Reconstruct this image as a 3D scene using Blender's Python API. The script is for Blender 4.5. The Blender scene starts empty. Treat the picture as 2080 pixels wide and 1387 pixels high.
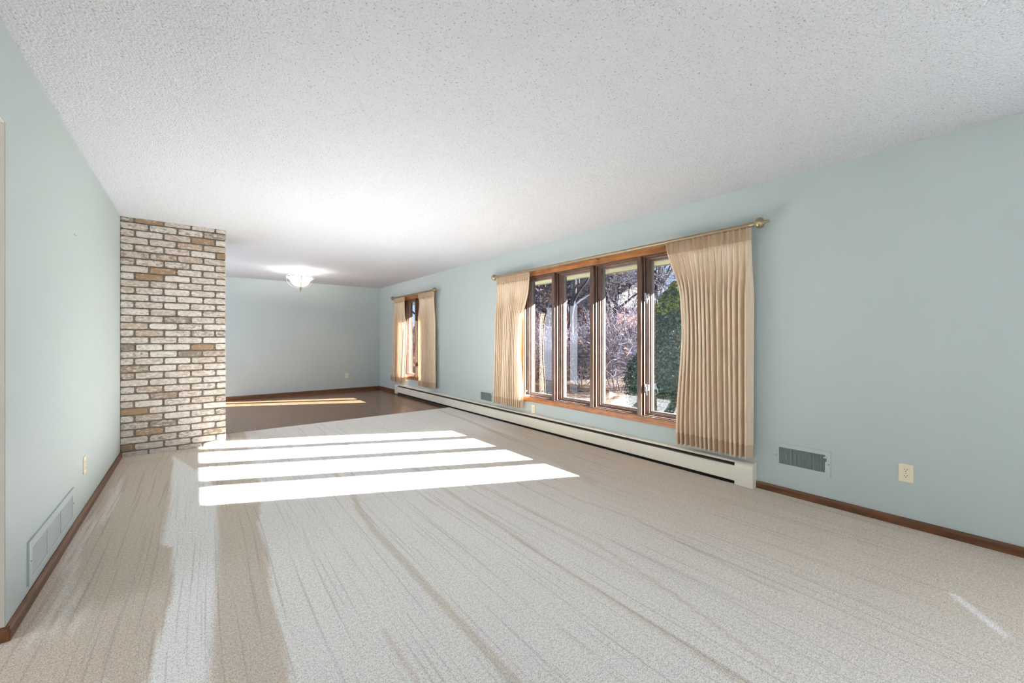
import bpy, bmesh, math, random
from mathutils import Vector, Matrix, noise as mnoise

# ------------------------------------------------------------------ camera, sky, sun, exposure
sc = bpy.context.scene
col = sc.collection
CAM_H = 1.1962
cam_d = bpy.data.cameras.new('camera')
cam_d.sensor_width = 36.0
cam_d.lens = 818.243 / 2080 * 36.0
cam_d.shift_y = -4.63 / 2080
cam_d.clip_start = 0.02
cam_d.clip_end = 400
cam = bpy.data.objects.new('camera', cam_d)
col.objects.link(cam)
cam.location = (0, 0, CAM_H)
cam.rotation_euler = (math.radians(90), 0, -0.6674)
sc.camera = cam

sc.view_settings.view_transform = 'Standard'
sc.view_settings.look = 'None'
sc.view_settings.gamma = 1
sc.view_settings.use_curve_mapping = False
sc.view_settings.exposure = 0.83
cy = sc.cycles
cy.max_bounces = 14
cy.diffuse_bounces = 9
cy.glossy_bounces = 4
cy.transmission_bounces = 8
cy.transparent_max_bounces = 24
cy.caustics_reflective = False
cy.caustics_refractive = False
cy.sample_clamp_indirect = 8
cy.use_denoising = True

def srgb(r, g, b):
    f = lambda c: c / 12.92 if c <= 0.04045 else ((c + 0.055) / 1.055) ** 2.4
    return (f(r / 255), f(g / 255), f(b / 255), 1)

world = bpy.data.worlds.new('sky')
sc.world = world
world.use_nodes = True
wn = world.node_tree
wn.nodes.clear()
w_out = wn.nodes.new('ShaderNodeOutputWorld')
w_bg = wn.nodes.new('ShaderNodeBackground')
w_tc = wn.nodes.new('ShaderNodeTexCoord')
w_sep = wn.nodes.new('ShaderNodeSeparateXYZ')
w_rmp = wn.nodes.new('ShaderNodeValToRGB')
wn.links.new(w_tc.outputs['Generated'], w_sep.inputs[0])
wn.links.new(w_sep.outputs['Z'], w_rmp.inputs[0])
wn.links.new(w_rmp.outputs[0], w_bg.inputs[0])
wn.links.new(w_bg.outputs[0], w_out.inputs[0])
e = w_rmp.color_ramp.elements
e[0].position = 0.0
e[0].color = srgb(196, 212, 242)
e[1].position = 0.75
e[1].color = srgb(120, 160, 225)
m_ = e.new(0.22)
m_.color = srgb(156, 188, 242)
w_bg.inputs[1].default_value = 0.8

SUN_T, SUN_S = 0.411, 0.49            # tangent of the elevation, sideways slope of the rays
sun_d = bpy.data.lights.new('sun', 'SUN')
sun_d.energy = 59
sun_d.angle = math.radians(0.55)
sun_d.color = (0.93, 0.945, 1.0)
sun = bpy.data.objects.new('sun', sun_d)
col.objects.link(sun)
d_ = Vector((-1, SUN_S, -SUN_T * math.hypot(1, SUN_S))).normalized()
sun.rotation_euler = d_.to_track_quat('-Z', 'Y').to_euler()
sun.location = (30, -14, 14)

# area lamps added as interior fill, each set in an unseen opening
def fill_light(name, loc, direction, sx, sy, power, color):
    l = bpy.data.lights.new(name, 'AREA')
    l.shape = 'RECTANGLE'
    l.size, l.size_y = sx, sy
    l.energy = power
    l.color = color
    o = bpy.data.objects.new(name, l)
    col.objects.link(o)
    o.location = loc
    o.rotation_euler = Vector(direction).to_track_quat('-Z', 'Z').to_euler()
    return o
YB0 = -3.6
fill_light('rear_daylight_fill', (1.5, YB0 - 0.06, 1.25), (0, 1, 0), 3.3, 2.0, 2.5, (0.93, 0.97, 1.0))
fill_light('side_daylight_fill', (3.5719 + 0.05, -1.7, 1.23), (-1, 0, 0), 1.9, 1.55, 37, (0.90, 0.95, 1.0))  # added to brighten the left wall more than the right
fill_light('hall_daylight_fill', (-2.62, 2.0, 1.3), (1, 0, 0), 0.9, 1.5, 20, (0.93, 0.97, 1.0))

fill_light('dining_daylight_fill', (-0.5903 - 0.08, 8.1, 1.05), (1, 0, 0), 2.1, 2.0, 26, (0.88, 0.94, 1.0))  # added lamp for daylight the far wall shows from the left, opening unseen

# ------------------------------------------------------------------ measures of the room
H = 2.44
XL, XR = -0.5903, 3.5719
YF = 9.7752
YBR = 5.6444         # front of the brick pillar
XBR = 0.281          # its right edge
YE = 2.503           # near end of the left wall
YC = 6.2336          # carpet edge
WY0, WY1, WZ0, WZ1 = 1.817, 4.28, 0.415, 2.04      # four-lite window opening
VY0, VY1 = 7.08, 8.36                              # two-lite window opening
RODX = XR - 0.09
rnd = random.Random(7)

# ------------------------------------------------------------------ node helpers
class NT:
    def __init__(s, name):
        s.m = bpy.data.materials.new(name)
        s.m.use_nodes = True
        s.t = s.m.node_tree
        s.t.nodes.clear()
        s.out = s.n('OutputMaterial')
    def n(s, kind, **kw):
        nd = s.t.nodes.new('ShaderNode' + kind)
        for k, v in kw.items():
            setattr(nd, k, v)
        return nd
    def l(s, a, b):
        s.t.links.new(a, b)
    def bsdf(s, color=None, rough=0.8, metal=0.0, spec=0.3):
        b = s.n('BsdfPrincipled')
        if color is not None:
            if isinstance(color, (tuple, list)):
                b.inputs['Base Color'].default_value = color
            else:
                s.l(color, b.inputs['Base Color'])
        b.inputs['Roughness'].default_value = rough
        b.inputs['Metallic'].default_value = metal
        b.inputs['Specular IOR Level'].default_value = spec
        s.l(b.outputs[0], s.out.inputs[0])
        return b
    def coord(s, scale=(1, 1, 1), kind='Object', rot=(0, 0, 0)):
        if kind == 'World':
            src = s.n('NewGeometry').outputs['Position']
        else:
            src = s.n('TexCoord').outputs[kind]
        mp = s.n('Mapping')
        mp.inputs['Scale'].default_value = scale
        mp.inputs['Rotation'].default_value = rot
        s.l(src, mp.inputs[0])
        return mp.outputs[0]
    def noise(s, vec, scale, detail=3, rough=0.5, dist=0.0):
        nd = s.n('TexNoise')
        nd.inputs['Scale'].default_value = scale
        nd.inputs['Detail'].default_value = detail
        nd.inputs['Roughness'].default_value = rough
        nd.inputs['Distortion'].default_value = dist
        if vec is not None:
            s.l(vec, nd.inputs['Vector'])
        return nd.outputs[0]
    def ramp(s, fac, stops, interp='LINEAR'):
        r = s.n('ValToRGB')
        r.color_ramp.interpolation = interp
        els = r.color_ramp.elements
        els[0].position, els[0].color = stops[0]
        els[1].position, els[1].color = stops[-1]
        for p_, c_ in stops[1:-1]:
            q = els.new(p_)
            q.color = c_
        s.l(fac, r.inputs[0])
        return r.outputs[0]
    def mix(s, fac, a, b, mode='MIX'):
        x = s.n('Mix', data_type='RGBA', blend_type=mode)
        for i, v in ((0, fac), (6, a), (7, b)):
            if isinstance(v, (int, float)):
                x.inputs[i].default_value = v
            elif isinstance(v, (tuple, list)):
                x.inputs[i].default_value = v
            else:
                s.l(v, x.inputs[i])
        return x.outputs[2]
    def math(s, op, a, b=0.0):
        x = s.n('Math', operation=op)
        for i, v in ((0, a), (1, b)):
            if isinstance(v, (int, float)):
                x.inputs[i].default_value = v
            else:
                s.l(v, x.inputs[i])
        return x.outputs[0]
    def bump(s, h, strength=0.3, dist=0.01):
        b = s.n('Bump')
        b.inputs['Strength'].default_value = strength
        b.inputs['Distance'].default_value = dist
        s.l(h, b.inputs['Height'])
        return b.outputs[0]
    def attr(s, name):
        a = s.n('Attribute')
        a.attribute_name = name
        return a.outputs['Color'], a.outputs['Fac']

def g(v):
    return (v, v, v, 1)

def m_plain(name, color, rough=0.6, metal=0.0, spec=0.3, nscale=0, namp=0.06):
    t = NT(name)
    if nscale:
        c0 = tuple(min(1, x * (1 - namp)) for x in color[:3]) + (1,)
        c1 = tuple(min(1, x * (1 + namp)) for x in color[:3]) + (1,)
        c = t.ramp(t.noise(t.coord(), nscale, 4), [(0.3, c0), (0.7, c1)])
        b = t.bsdf(c, rough, metal, spec)
    else:
        b = t.bsdf(color, rough, metal, spec)
    return t.m

def m_wall(name, color):
    t = NT(name)
    v = t.coord(kind='World')
    c0 = tuple(x * 0.975 for x in color[:3]) + (1,)
    c = t.ramp(t.noise(v, 1.3, 3), [(0.3, c0), (0.7, color)])
    b = t.bsdf(c, 0.62, 0, 0.28)
    t.l(t.bump(t.noise(v, 240, 3), 0.10, 0.002), b.inputs['Normal'])
    return t.m

def m_ceiling():
    t = NT('popcorn_ceiling')
    v = t.coord(kind='World')
    vo = t.n('TexVoronoi')
    vo.inputs['Scale'].default_value = 105
    t.l(v, vo.inputs['Vector'])
    nz = t.noise(v, 85, 4, 0.6)
    h = t.math('ADD', t.math('MULTIPLY', t.math('SUBTRACT', 1.0, vo.outputs['Distance']), 0.6), nz)
    pit = t.ramp(t.noise(v, 105, 2, 0.6), [(0.29, g(0.5)), (0.39, g(1.0))])
    base = t.mix(1.0, srgb(206, 208, 211), pit, 'MULTIPLY')
    # a taped board joint crosses the ceiling by the lamp
    sx = t.n('SeparateXYZ'); t.l(v, sx.inputs[0])
    dy = t.math('ABSOLUTE', t.math('SUBTRACT', sx.outputs['Y'], 8.02))
    base = t.mix(t.ramp(dy, [(0.004, g(1)), (0.012, g(0))]), base, srgb(205, 203, 200))
    b = t.bsdf(base, 0.9, 0, 0.1)
    t.l(t.bump(h, 0.9, 0.008), b.inputs['Normal'])
    return t.m

def m_carpet():
    t = NT('carpet_pile')
    v = t.coord(kind='World')
    tone, tf = t.attr('pile')
    fine = t.noise(v, 210, 3, 0.7)
    mid = t.noise(v, 75, 3, 0.6)
    sx = t.n('SeparateXYZ'); t.l(v, sx.inputs[0])
    wob = t.noise(v, 0.38, 1)
    u = t.math('SUBTRACT', sx.outputs['X'], t.math('MULTIPLY', sx.outputs['Y'], 0.02))
    u = t.math('ADD', u, t.math('MULTIPLY', wob, 0.16))
    cu = t.n('CombineXYZ')
    t.l(t.math('MULTIPLY', u, 60.0), cu.inputs[0])
    t.l(t.math('MULTIPLY', sx.outputs['Y'], 0.6), cu.inputs[1])
    lines = t.noise(cu.outputs[0], 1.0, 2, 0.6)
    cu2 = t.n('CombineXYZ')
    t.l(t.math('MULTIPLY', u, 11.0), cu2.inputs[0])
    t.l(t.math('MULTIPLY', sx.outputs['Y'], 0.35), cu2.inputs[1])
    lines2 = t.noise(cu2.outputs[0], 1.0, 2, 0.6)
    light = srgb(246, 243, 240)
    brown = srgb(212, 198, 181)
    base = t.mix(tf, brown, light)
    base = t.mix(1.0, base, t.ramp(lines, [(0.35, g(0.82)), (0.43, g(1.0))]), 'MULTIPLY')
    base = t.mix(1.0, base, t.ramp(lines2, [(0.28, g(0.90)), (0.38, g(1.0)), (0.62, g(1.0)), (0.72, g(1.03))]), 'MULTIPLY')
    base = t.mix(1.0, base, t.ramp(fine, [(0.34, g(0.50)), (0.46, g(0.97)), (0.60, g(1.24))]), 'MULTIPLY')
    base = t.mix(1.0, base, t.ramp(mid, [(0.35, g(0.86)), (0.6, g(1.05))]), 'MULTIPLY')
    b = t.bsdf(base, 1.0, 0, 0.0)
    b.inputs['Sheen Weight'].default_value = 0.15
    t.l(t.bump(t.math('ADD', fine, t.math('MULTIPLY', mid, 0.6)), 0.6, 0.009), b.inputs['Normal'])
    return t.m

def m_parquet():
    t = NT('parquet_wood')
    v = t.coord(kind='World')
    ck = t.n('TexChecker')
    ck.inputs['Scale'].default_value = 1 / 0.152
    t.l(v, ck.inputs['Vector'])
    def strips(scale, rot):
        br = t.n('TexBrick')
        br.offset = 0.0
        br.inputs['Color1'].default_value = srgb(138, 102, 72)
        br.inputs['Color2'].default_value = srgb(118, 84, 58)
        br.inputs['Mortar'].default_value = srgb(58, 40, 28)
        br.inputs['Scale'].default_value = 1.0
        br.inputs['Mortar Size'].default_value = 0.0009
        br.inputs['Brick Width'].default_value = 0.152
        br.inputs['Row Height'].default_value = 0.0254
        t.l(t.coord(kind='World', rot=rot), br.inputs['Vector'])
        return br.outputs[0]
    a = strips(1, (0, 0, 0))
    b_ = strips(1, (0, 0, math.pi / 2))
    c = t.mix(ck.outputs['Fac'], a, b_)
    gr = t.noise(t.coord((30, 30, 30), 'World'), 1.5, 4, 0.6)
    c = t.mix(1.0, c, t.ramp(gr, [(0.3, g(0.8)), (0.7, g(1.12))]), 'MULTIPLY')
    big = t.noise(v, 3.0, 2)
    c = t.mix(1.0, c, t.ramp(big, [(0.35, g(0.88)), (0.65, g(1.1))]), 'MULTIPLY')
    bs = t.bsdf(c, 0.3, 0, 0.5)
    t.l(t.ramp(gr, [(0.3, g(0.20)), (0.7, g(0.28))]), bs.inputs['Roughness'])
    t.l(t.bump(t.noise(v, 5, 1), 0.05, 0.002), bs.inputs['Normal'])
    return t.m

def m_wood(name, c_dark, c_mid, c_light, axis, rough=0.38):
    # grain runs along the given axis
    t = NT(name)
    sc_ = [38, 38, 38]
    sc_['XYZ'.index(axis)] = 3.0
    v = t.coord(tuple(sc_), 'World')
    n1 = t.noise(v, 1.0, 5, 0.62, 0.6)
    c = t.ramp(n1, [(0.28, c_dark), (0.5, c_mid), (0.74, c_light)])
    blotch = t.noise(t.coord(kind='World'), 9, 3)
    c = t.mix(1.0, c, t.ramp(blotch, [(0.3, g(0.78)), (0.7, g(1.15))]), 'MULTIPLY')
    b = t.bsdf(c, rough, 0, 0.45)
    t.l(t.bump(n1, 0.12, 0.002), b.inputs['Normal'])
    return t.m

def m_brick():
    t = NT('whitewashed_brick')
    v = t.coord(kind='World')
    tc, tf = t.attr('tone')
    wash = t.noise(t.coord((1, 1, 2.2), 'World'), 26, 5, 0.68, 0.4)
    sx = t.n('SeparateColor'); t.l(tc, sx.inputs[0])
    # the attribute holds a brick's clay tone; its alpha-like blue holds how much white is left
    clay, _ = t.attr('clay')
    amt = t.math('ADD', wash, t.math('SUBTRACT', sx.outputs[0], 0.5))
    f = t.ramp(amt, [(0.36, g(0)), (0.56, g(0.93))])
    white = t.ramp(t.noise(v, 40, 3), [(0.3, srgb(200, 191, 180)), (0.7, srgb(226, 221, 214))])
    c = t.mix(f, clay, white)
    speck = t.noise(v, 130, 3, 0.7)
    c = t.mix(1.0, c, t.ramp(speck, [(0.32, g(0.62)), (0.44, g(1.0))]), 'MULTIPLY')
    b = t.bsdf(c, 0.85, 0, 0.2)
    t.l(t.bump(t.math('ADD', speck, wash), 0.5, 0.006), b.inputs['Normal'])
    return t.m

def m_mortar():
    t = NT('brick_mortar')
    v = t.coord(kind='World')
    c = t.ramp(t.noise(v, 60, 4, 0.6), [(0.3, srgb(100, 95, 86)), (0.7, srgb(136, 130, 119))])
    b = t.bsdf(c, 0.95, 0, 0.1)
    t.l(t.bump(t.noise(v, 120, 3), 0.5, 0.006), b.inputs['Normal'])
    return t.m

def m_cloth(name, c0, c1, trans=0.34, see=0.05):
    t = NT(name)
    v = t.coord((1, 90, 1.5), 'World')
    n1 = t.noise(v, 3.2, 3, 0.6)
    c = t.ramp(n1, [(0.3, c0), (0.7, c1)])
    d = t.n('BsdfDiffuse'); t.l(c, d.inputs[0])
    tr = t.n('BsdfTranslucent'); t.l(c, tr.inputs[0])
    tp = t.n('BsdfTransparent')
    m1 = t.n('MixShader'); m1.inputs[0].default_value = trans
    t.l(d.outputs[0], m1.inputs[1]); t.l(tr.outputs[0], m1.inputs[2])
    m2 = t.n('MixShader'); m2.inputs[0].default_value = see
    t.l(m1.outputs[0], m2.inputs[1]); t.l(tp.outputs[0], m2.inputs[2])
    t.l(m2.outputs[0], t.out.inputs[0])
    return t.m

def m_glass():
    t = NT('window_glass')
    # double glazing: Schlick reflectance from the facing angle
    lw = t.n('LayerWeight'); lw.inputs[0].default_value = 0.5
    f = t.math('POWER', lw.outputs['Facing'], 5.0)
    f = t.math('ADD', t.math('MULTIPLY', f, 0.9), 0.085)
    gl = t.n('BsdfGlossy'); gl.inputs['Roughness'].default_value = 0.0
    gl.inputs['Color'].default_value = (0.95, 0.97, 1, 1)
    tp = t.n('BsdfTransparent'); tp.inputs[0].default_value = (0.96, 0.98, 0.97, 1)
    mx = t.n('MixShader')
    t.l(f, mx.inputs[0]); t.l(tp.outputs[0], mx.inputs[1]); t.l(gl.outputs[0], mx.inputs[2])
    t.l(mx.outputs[0], t.out.inputs[0])
    return t.m

def m_emit(name, color, strength):
    t = NT(name)
    b = t.bsdf(srgb(250, 248, 244), 0.4, 0, 0.4)
    b.inputs['Emission Color'].default_value = color
    b.inputs['Emission Strength'].default_value = strength
    return t.m

def m_bowl():
    t = NT('frosted_bowl')
    v = t.coord(kind='World')
    c = t.ramp(t.noise(v, 9, 3, 0.5, 1.2), [(0.35, srgb(236, 234, 236)), (0.65, srgb(252, 252, 252))])
    d = t.n('BsdfDiffuse'); t.l(c, d.inputs[0])
    tr = t.n('BsdfTranslucent'); t.l(c, tr.inputs[0])
    mx = t.n('MixShader'); mx.inputs[0].default_value = 0.6
    t.l(d.outputs[0], mx.inputs[1]); t.l(tr.outputs[0], mx.inputs[2])
    t.l(mx.outputs[0], t.out.inputs[0])
    return t.m

def m_leafground():
    t = NT('leaf_litter')
    v = t.coord(kind='World')
    n1 = t.noise(v, 14, 5, 0.75, 0.5)
    c = t.ramp(n1, [(0.3, srgb(46, 38, 34)), (0.5, srgb(84, 70, 60)), (0.66, srgb(122, 104, 88))])
    b = t.bsdf(c, 0.95, 0, 0.05)
    t.l(t.bump(n1, 0.8, 0.05), b.inputs['Normal'])
    return t.m

def m_attrcol(name, rough=0.8, trans=0.0):
    t = NT(name)
    c, _ = t.attr('tint')
    if trans:
        d = t.n('BsdfDiffuse'); t.l(c, d.inputs[0])
        tr = t.n('BsdfTranslucent'); t.l(c, tr.inputs[0])
        mx = t.n('MixShader'); mx.inputs[0].default_value = trans
        t.l(d.outputs[0], mx.inputs[1]); t.l(tr.outputs[0], mx.inputs[2])
        t.l(mx.outputs[0], t.out.inputs[0])
    else:
        t.bsdf(c, rough, 0, 0.1)
    return t.m

M = {}
M['wall'] = m_wall('sage_wall_paint', srgb(180, 190, 188))
M['hall'] = m_wall('beige_wall_paint', srgb(206, 200, 188))
M['ceil'] = m_ceiling()
M['carpet'] = m_carpet()
M['parquet'] = m_parquet()
M['base'] = m_wood('baseboard_wood', srgb(70, 42, 24), srgb(104, 66, 40), srgb(132, 88, 54), 'Y')
M['basex'] = m_wood('far_baseboard_wood', srgb(70, 42, 24), srgb(104, 66, 40), srgb(132, 88, 54), 'X')
M['trim'] = m_wood('window_trim_wood', srgb(116, 66, 30), srgb(166, 104, 54), srgb(196, 134, 78), 'Y')
M['trimz'] = m_wood('side_trim_wood', srgb(116, 66, 30), srgb(166, 104, 54), srgb(196, 134, 78), 'Z')
M['dark'] = m_wood('dark_frame_wood', srgb(62, 44, 34), srgb(92, 66, 50), srgb(112, 82, 62), 'Z', 0.3)
M['sash'] = m_wood('sash_wood', srgb(88, 66, 54), srgb(112, 86, 72), srgb(132, 104, 88), 'Z', 0.4)
M['vinyl'] = m_plain('white_vinyl', srgb(132, 132, 132), 0.4, nscale=20)
M['gasket'] = m_plain('black_gasket', srgb(38, 36, 38), 0.6, nscale=30)
M['brick'] = m_brick()
M['mortar'] = m_mortar()
M['cloth'] = m_cloth('sheer_beige_cloth', srgb(222, 200, 174), srgb(236, 218, 194), 0.12, 0.02)
M['hem'] = m_cloth('doubled_beige_cloth', srgb(200, 176, 150), srgb(212, 189, 163), 0.1, 0.0)
M['brass'] = m_plain('antique_brass', srgb(166, 150, 118), 0.32, 0.85, nscale=14, namp=0.15)
M['bronze'] = m_plain('rod_bronze', srgb(158, 136, 106), 0.38, 0.6, nscale=14, namp=0.12)
M['cream'] = m_plain('cream_enamel', srgb(222, 217, 203), 0.42, nscale=5, namp=0.03)
M['fin'] = m_plain('heater_fins', srgb(78, 70, 60), 0.6, 0.2, nscale=40)
M['black'] = m_plain('shade_black', srgb(22, 20, 18), 0.9, nscale=20)  # black standing in for shade in hollows and under the heater
M['almond'] = m_plain('almond_plastic', srgb(226, 214, 188), 0.4, nscale=20, namp=0.02)
M['slot'] = m_plain('slot_dark', srgb(34, 26, 18), 0.8, nscale=20)
M['grille'] = m_plain('painted_grille', srgb(150, 160, 156), 0.5, nscale=20)
M['steel'] = m_plain('latch_steel', srgb(206, 206, 208), 0.3, 0.6, nscale=20)
M['nickel'] = m_plain('brushed_nickel', srgb(212, 208, 198), 0.3, 0.7, nscale=20)
M['glass'] = m_glass()
M['bowl'] = m_bowl()
M['bulb'] = m_emit('bulb_glow', (1.0, 0.95, 0.9, 1), 9)
M['ground'] = m_leafground()
M['bark'] = m_attrcol('bark', 0.9)
M['leaf'] = m_attrcol('leaf', 0.6, 0.25)
M['soffit'] = m_plain('soffit_paint', srgb(150, 145, 114), 0.7, nscale=4)
M['siding'] = m_plain('outer_wall', srgb(196, 188, 170), 0.8, nscale=4)
M['roof'] = m_plain('roof_shingle', srgb(92, 88, 84), 0.9, nscale=12, namp=0.2)
M['redbrick'] = m_plain('far_red_brick', srgb(150, 96, 80), 0.9, nscale=9, namp=0.25)
M['pane_dark'] = m_plain('far_pane', srgb(60, 66, 78), 0.2, nscale=3)

# ------------------------------------------------------------------ mesh helpers
class MB:
    def __init__(s):
        s.v, s.f, s.sm = [], [], []
        s.cols = {}
    def add(s, verts, faces, smooth=False, **attrs):
        o = len(s.v)
        s.v += [tuple(q) for q in verts]
        for fc in faces:
            s.f.append(tuple(i + o for i in fc))
            s.sm.append(smooth)
            for k, c in attrs.items():
                s.cols.setdefault(k, {})[len(s.f) - 1] = c
        return s
    def box(s, x0, x1, y0, y1, z0, z1, bev=0.0):
        if x0 > x1: x0, x1 = x1, x0
        if y0 > y1: y0, y1 = y1, y0
        if z0 > z1: z0, z1 = z1, z0
        if bev <= 0:
            vs = [(x, y, z) for z in (z0, z1) for y in (y0, y1) for x in (x0, x1)]
            return s.add(vs, [(0, 2, 3, 1), (4, 5, 7, 6), (0, 1, 5, 4), (2, 6, 7, 3), (0, 4, 6, 2), (1, 3, 7, 5)])
        bm = bmesh.new()
        bmesh.ops.create_cube(bm, size=1)
        for w in bm.verts:
            w.co = Vector(((x0 + x1) / 2 + w.co.x * (x1 - x0), (y0 + y1) / 2 + w.co.y * (y1 - y0), (z0 + z1) / 2 + w.co.z * (z1 - z0)))
        bmesh.ops.bevel(bm, geom=list(bm.edges), offset=min(bev, (x1-x0)*.45, (y1-y0)*.45, (z1-z0)*.45), segments=2, affect='EDGES', profile=0.7)
        bm.verts.ensure_lookup_table()
        s.add([w.co for w in bm.verts], [[w.index for w in fc.verts] for fc in bm.faces])
        bm.free()
        return s
    def prism(s, poly, axis, a0, a1, smooth=False):
        # poly: 2D points in the two other axes (kept in xyz order)
        n = len(poly)
        def mk(p, a):
            if axis == 'Y': return (p[0], a, p[1])
            if axis == 'X': return (a, p[0], p[1])
            return (p[0], p[1], a)
        vs = [mk(p, a0) for p in poly] + [mk(p, a1) for p in poly]
        fs = [(i, (i + 1) % n, (i + 1) % n + n, i + n) for i in range(n)]
        s.add(vs, fs, smooth)
        s.add(vs, [tuple(range(n))[::-1], tuple(range(n, 2 * n))])
        return s
    def tube(s, pts, r, n=10, cap=True, smooth=True, **attrs):
        pts = [Vector(p) for p in pts]
        rs = r if isinstance(r, (list, tuple)) else [r] * len(pts)
        vs, fs = [], []
        prev = None
        for i, p in enumerate(pts):
            a = pts[max(0, i - 1)]; b = pts[min(len(pts) - 1, i + 1)]
            t = (b - a)
            t = t.normalized() if t.length > 1e-9 else Vector((0, 0, 1))
            if prev is None:
                up = Vector((0, 0, 1)) if abs(t.z) < 0.9 else Vector((1, 0, 0))
                u = t.cross(up).normalized()
            else:
                u = (prev - t * prev.dot(t))
                u = u.normalized() if u.length > 1e-6 else t.orthogonal().normalized()
            prev = u
            w = t.cross(u)
            for k in range(n):
                q = 2 * math.pi * k / n
                vs.append(p + (u * math.cos(q) + w * math.sin(q)) * rs[i])
        for i in range(len(pts) - 1):
            for k in range(n):
                k2 = (k + 1) % n
                fs.append((i * n + k, i * n + k2, (i + 1) * n + k2, (i + 1) * n + k))
        s.add(vs, fs, smooth, **attrs)
        if cap:
            s.add(vs, [tuple(range(n))[::-1], tuple(range(len(vs) - n, len(vs)))], False, **attrs)
        return s
    def lathe(s, prof, c, axis='Z', n=32):
        # prof: (radius, height) from one end to the other
        vs, fs = [], []
        for r, h in prof:
            for k in range(n):
                q = 2 * math.pi * k / n
                a, b = r * math.cos(q), r * math.sin(q)
                if axis == 'Z': vs.append((c[0] + a, c[1] + b, c[2] + h))
                elif axis == 'Y': vs.append((c[0] + a, c[1] + h, c[2] + b))
                else: vs.append((c[0] + h, c[1] + a, c[2] + b))
        for i in range(len(prof) - 1):
            for k in range(n):
                k2 = (k + 1) % n
                fs.append((i * n + k, i * n + k2, (i + 1) * n + k2, (i + 1) * n + k))
        s.add(vs, fs, True)
        s.add(vs, [tuple(range(n))[::-1], tuple(range(len(vs) - n, len(vs)))])
        return s
    def ring(s, y0, y1, z0, z1, prof):
        # a stepped frame round an opening in a wall facing X; prof: (inset, x)
        n = len(prof)
        vs = []
        for (cy_, cz_, sy, sz) in ((y0, z0, 1, 1), (y1, z0, -1, 1), (y1, z1, -1, -1), (y0, z1, 1, -1)):
            for ins, x in prof:
                vs.append((x, cy_ + sy * ins, cz_ + sz * ins))
        fs = []
        for a in range(4):
            b = (a + 1) % 4
            for i in range(n):
                j = (i + 1) % n
                fs.append((a * n + i, b * n + i, b * n + j, a * n + j))
        return s.add(vs, fs)
    def build(s, name, mat, parent=None, recalc=True):
        me = bpy.data.meshes.new(name)
        off = parent_world(parent) if parent is not None else s.origin()
        me.from_pydata([(x - off[0], y - off[1], z - off[2]) for x, y, z in s.v], [], s.f)
        if recalc:
            bm = bmesh.new(); bm.from_mesh(me)
            bmesh.ops.recalc_face_normals(bm, faces=bm.faces)
            bm.to_mesh(me); bm.free()
        for i, q in enumerate(me.polygons):
            q.use_smooth = s.sm[i]
        for k, dct in s.cols.items():
            ca = me.color_attributes.new(k, 'FLOAT_COLOR', 'CORNER')
            for i, q in enumerate(me.polygons):
                c = dct.get(i, (0.5, 0.5, 0.5, 1))
                for li in q.loop_indices:
                    ca.data[li].color = c
        for mm in (mat if isinstance(mat, (list, tuple)) else [mat]):
            me.materials.append(mm)
        o = bpy.data.objects.new(name, me)
        col.objects.link(o)
        if parent is None:
            o.location = off
        else:
            o.parent = parent
            WORLD[o.name] = off
        if parent is None:
            WORLD[o.name] = off
        return o
    def origin(s):
        xs = [q[0] for q in s.v]; ys = [q[1] for q in s.v]; zs = [q[2] for q in s.v]
        return ((min(xs) + max(xs)) / 2, (min(ys) + max(ys)) / 2, min(zs))
WORLD = {}
def parent_world(o):
    return WORLD[o.name]
def empty(name, loc):
    o = bpy.data.objects.new(name, None)
    o.empty_display_size = 0.1
    o.location = loc
    col.objects.link(o)
    WORLD[o.name] = tuple(loc)
    return o
def tag(o, label=None, cat=None, group=None, kind=None):
    if label: o['label'] = label
    if cat: o['category'] = cat
    if group: o['group'] = group
    if kind: o['kind'] = kind
    return o
def copy_tree(o, parent=None):
    c = o.copy()
    col.objects.link(c)
    if parent is not None:
        c.parent = parent
    for ch in list(o.children):
        copy_tree(ch, c)
    return c
def struct(o, label=None):
    o['kind'] = 'structure'
    if label: o['label'] = label
    return o

# ------------------------------------------------------------------ room shell
T = 0.2
XLO = -2.7            # hall beyond the opening in the left wall
def wall_box(name, boxes, mat):
    m = MB()
    for b in boxes:
        m.box(*b)
    return struct(m.build(name, mat))
# right wall with its two window openings
wall_box('wall_right', [
    (XR, XR + T, YB0, -2.7, -0.1, H), (XR, XR + T, -2.7, -0.7, -0.1, 0.42), (XR, XR + T, -2.7, -0.7, 2.04, H), (XR, XR + T, -0.7, WY0, -0.1, H),  # unseen rear opening made for the side fill lamp
    (XR, XR + T, WY0, WY1, -0.1, WZ0), (XR, XR + T, WY0, WY1, WZ1, H),
    (XR, XR + T, WY1, VY0, -0.1, H), (XR, XR + T, VY0, VY1, -0.1, WZ0), (XR, XR + T, VY0, VY1, WZ1, H),
    (XR, XR + T, VY1, YF + T, -0.1, H)], M['wall'])
wall_box('wall_far', [(XL - 0.12, XR, YF, YF + T, -0.1, H)], M['wall'])
# left wall: from the brick pillar to the opening, header over the opening, near piece
wall_box('wall_left', [
    (XL - 0.12, XL, YE, 7.0, -0.1, H), (XL - 0.12, XL, 9.2, YF, -0.1, H), (XL - 0.12, XL, 7.0, 9.2, 2.1, H), (XL - 0.12, XL, 1.5, YE, 2.059, H), (XL - 0.12, XL, YB0, 1.5, -0.1, H)], M['wall'])
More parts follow.
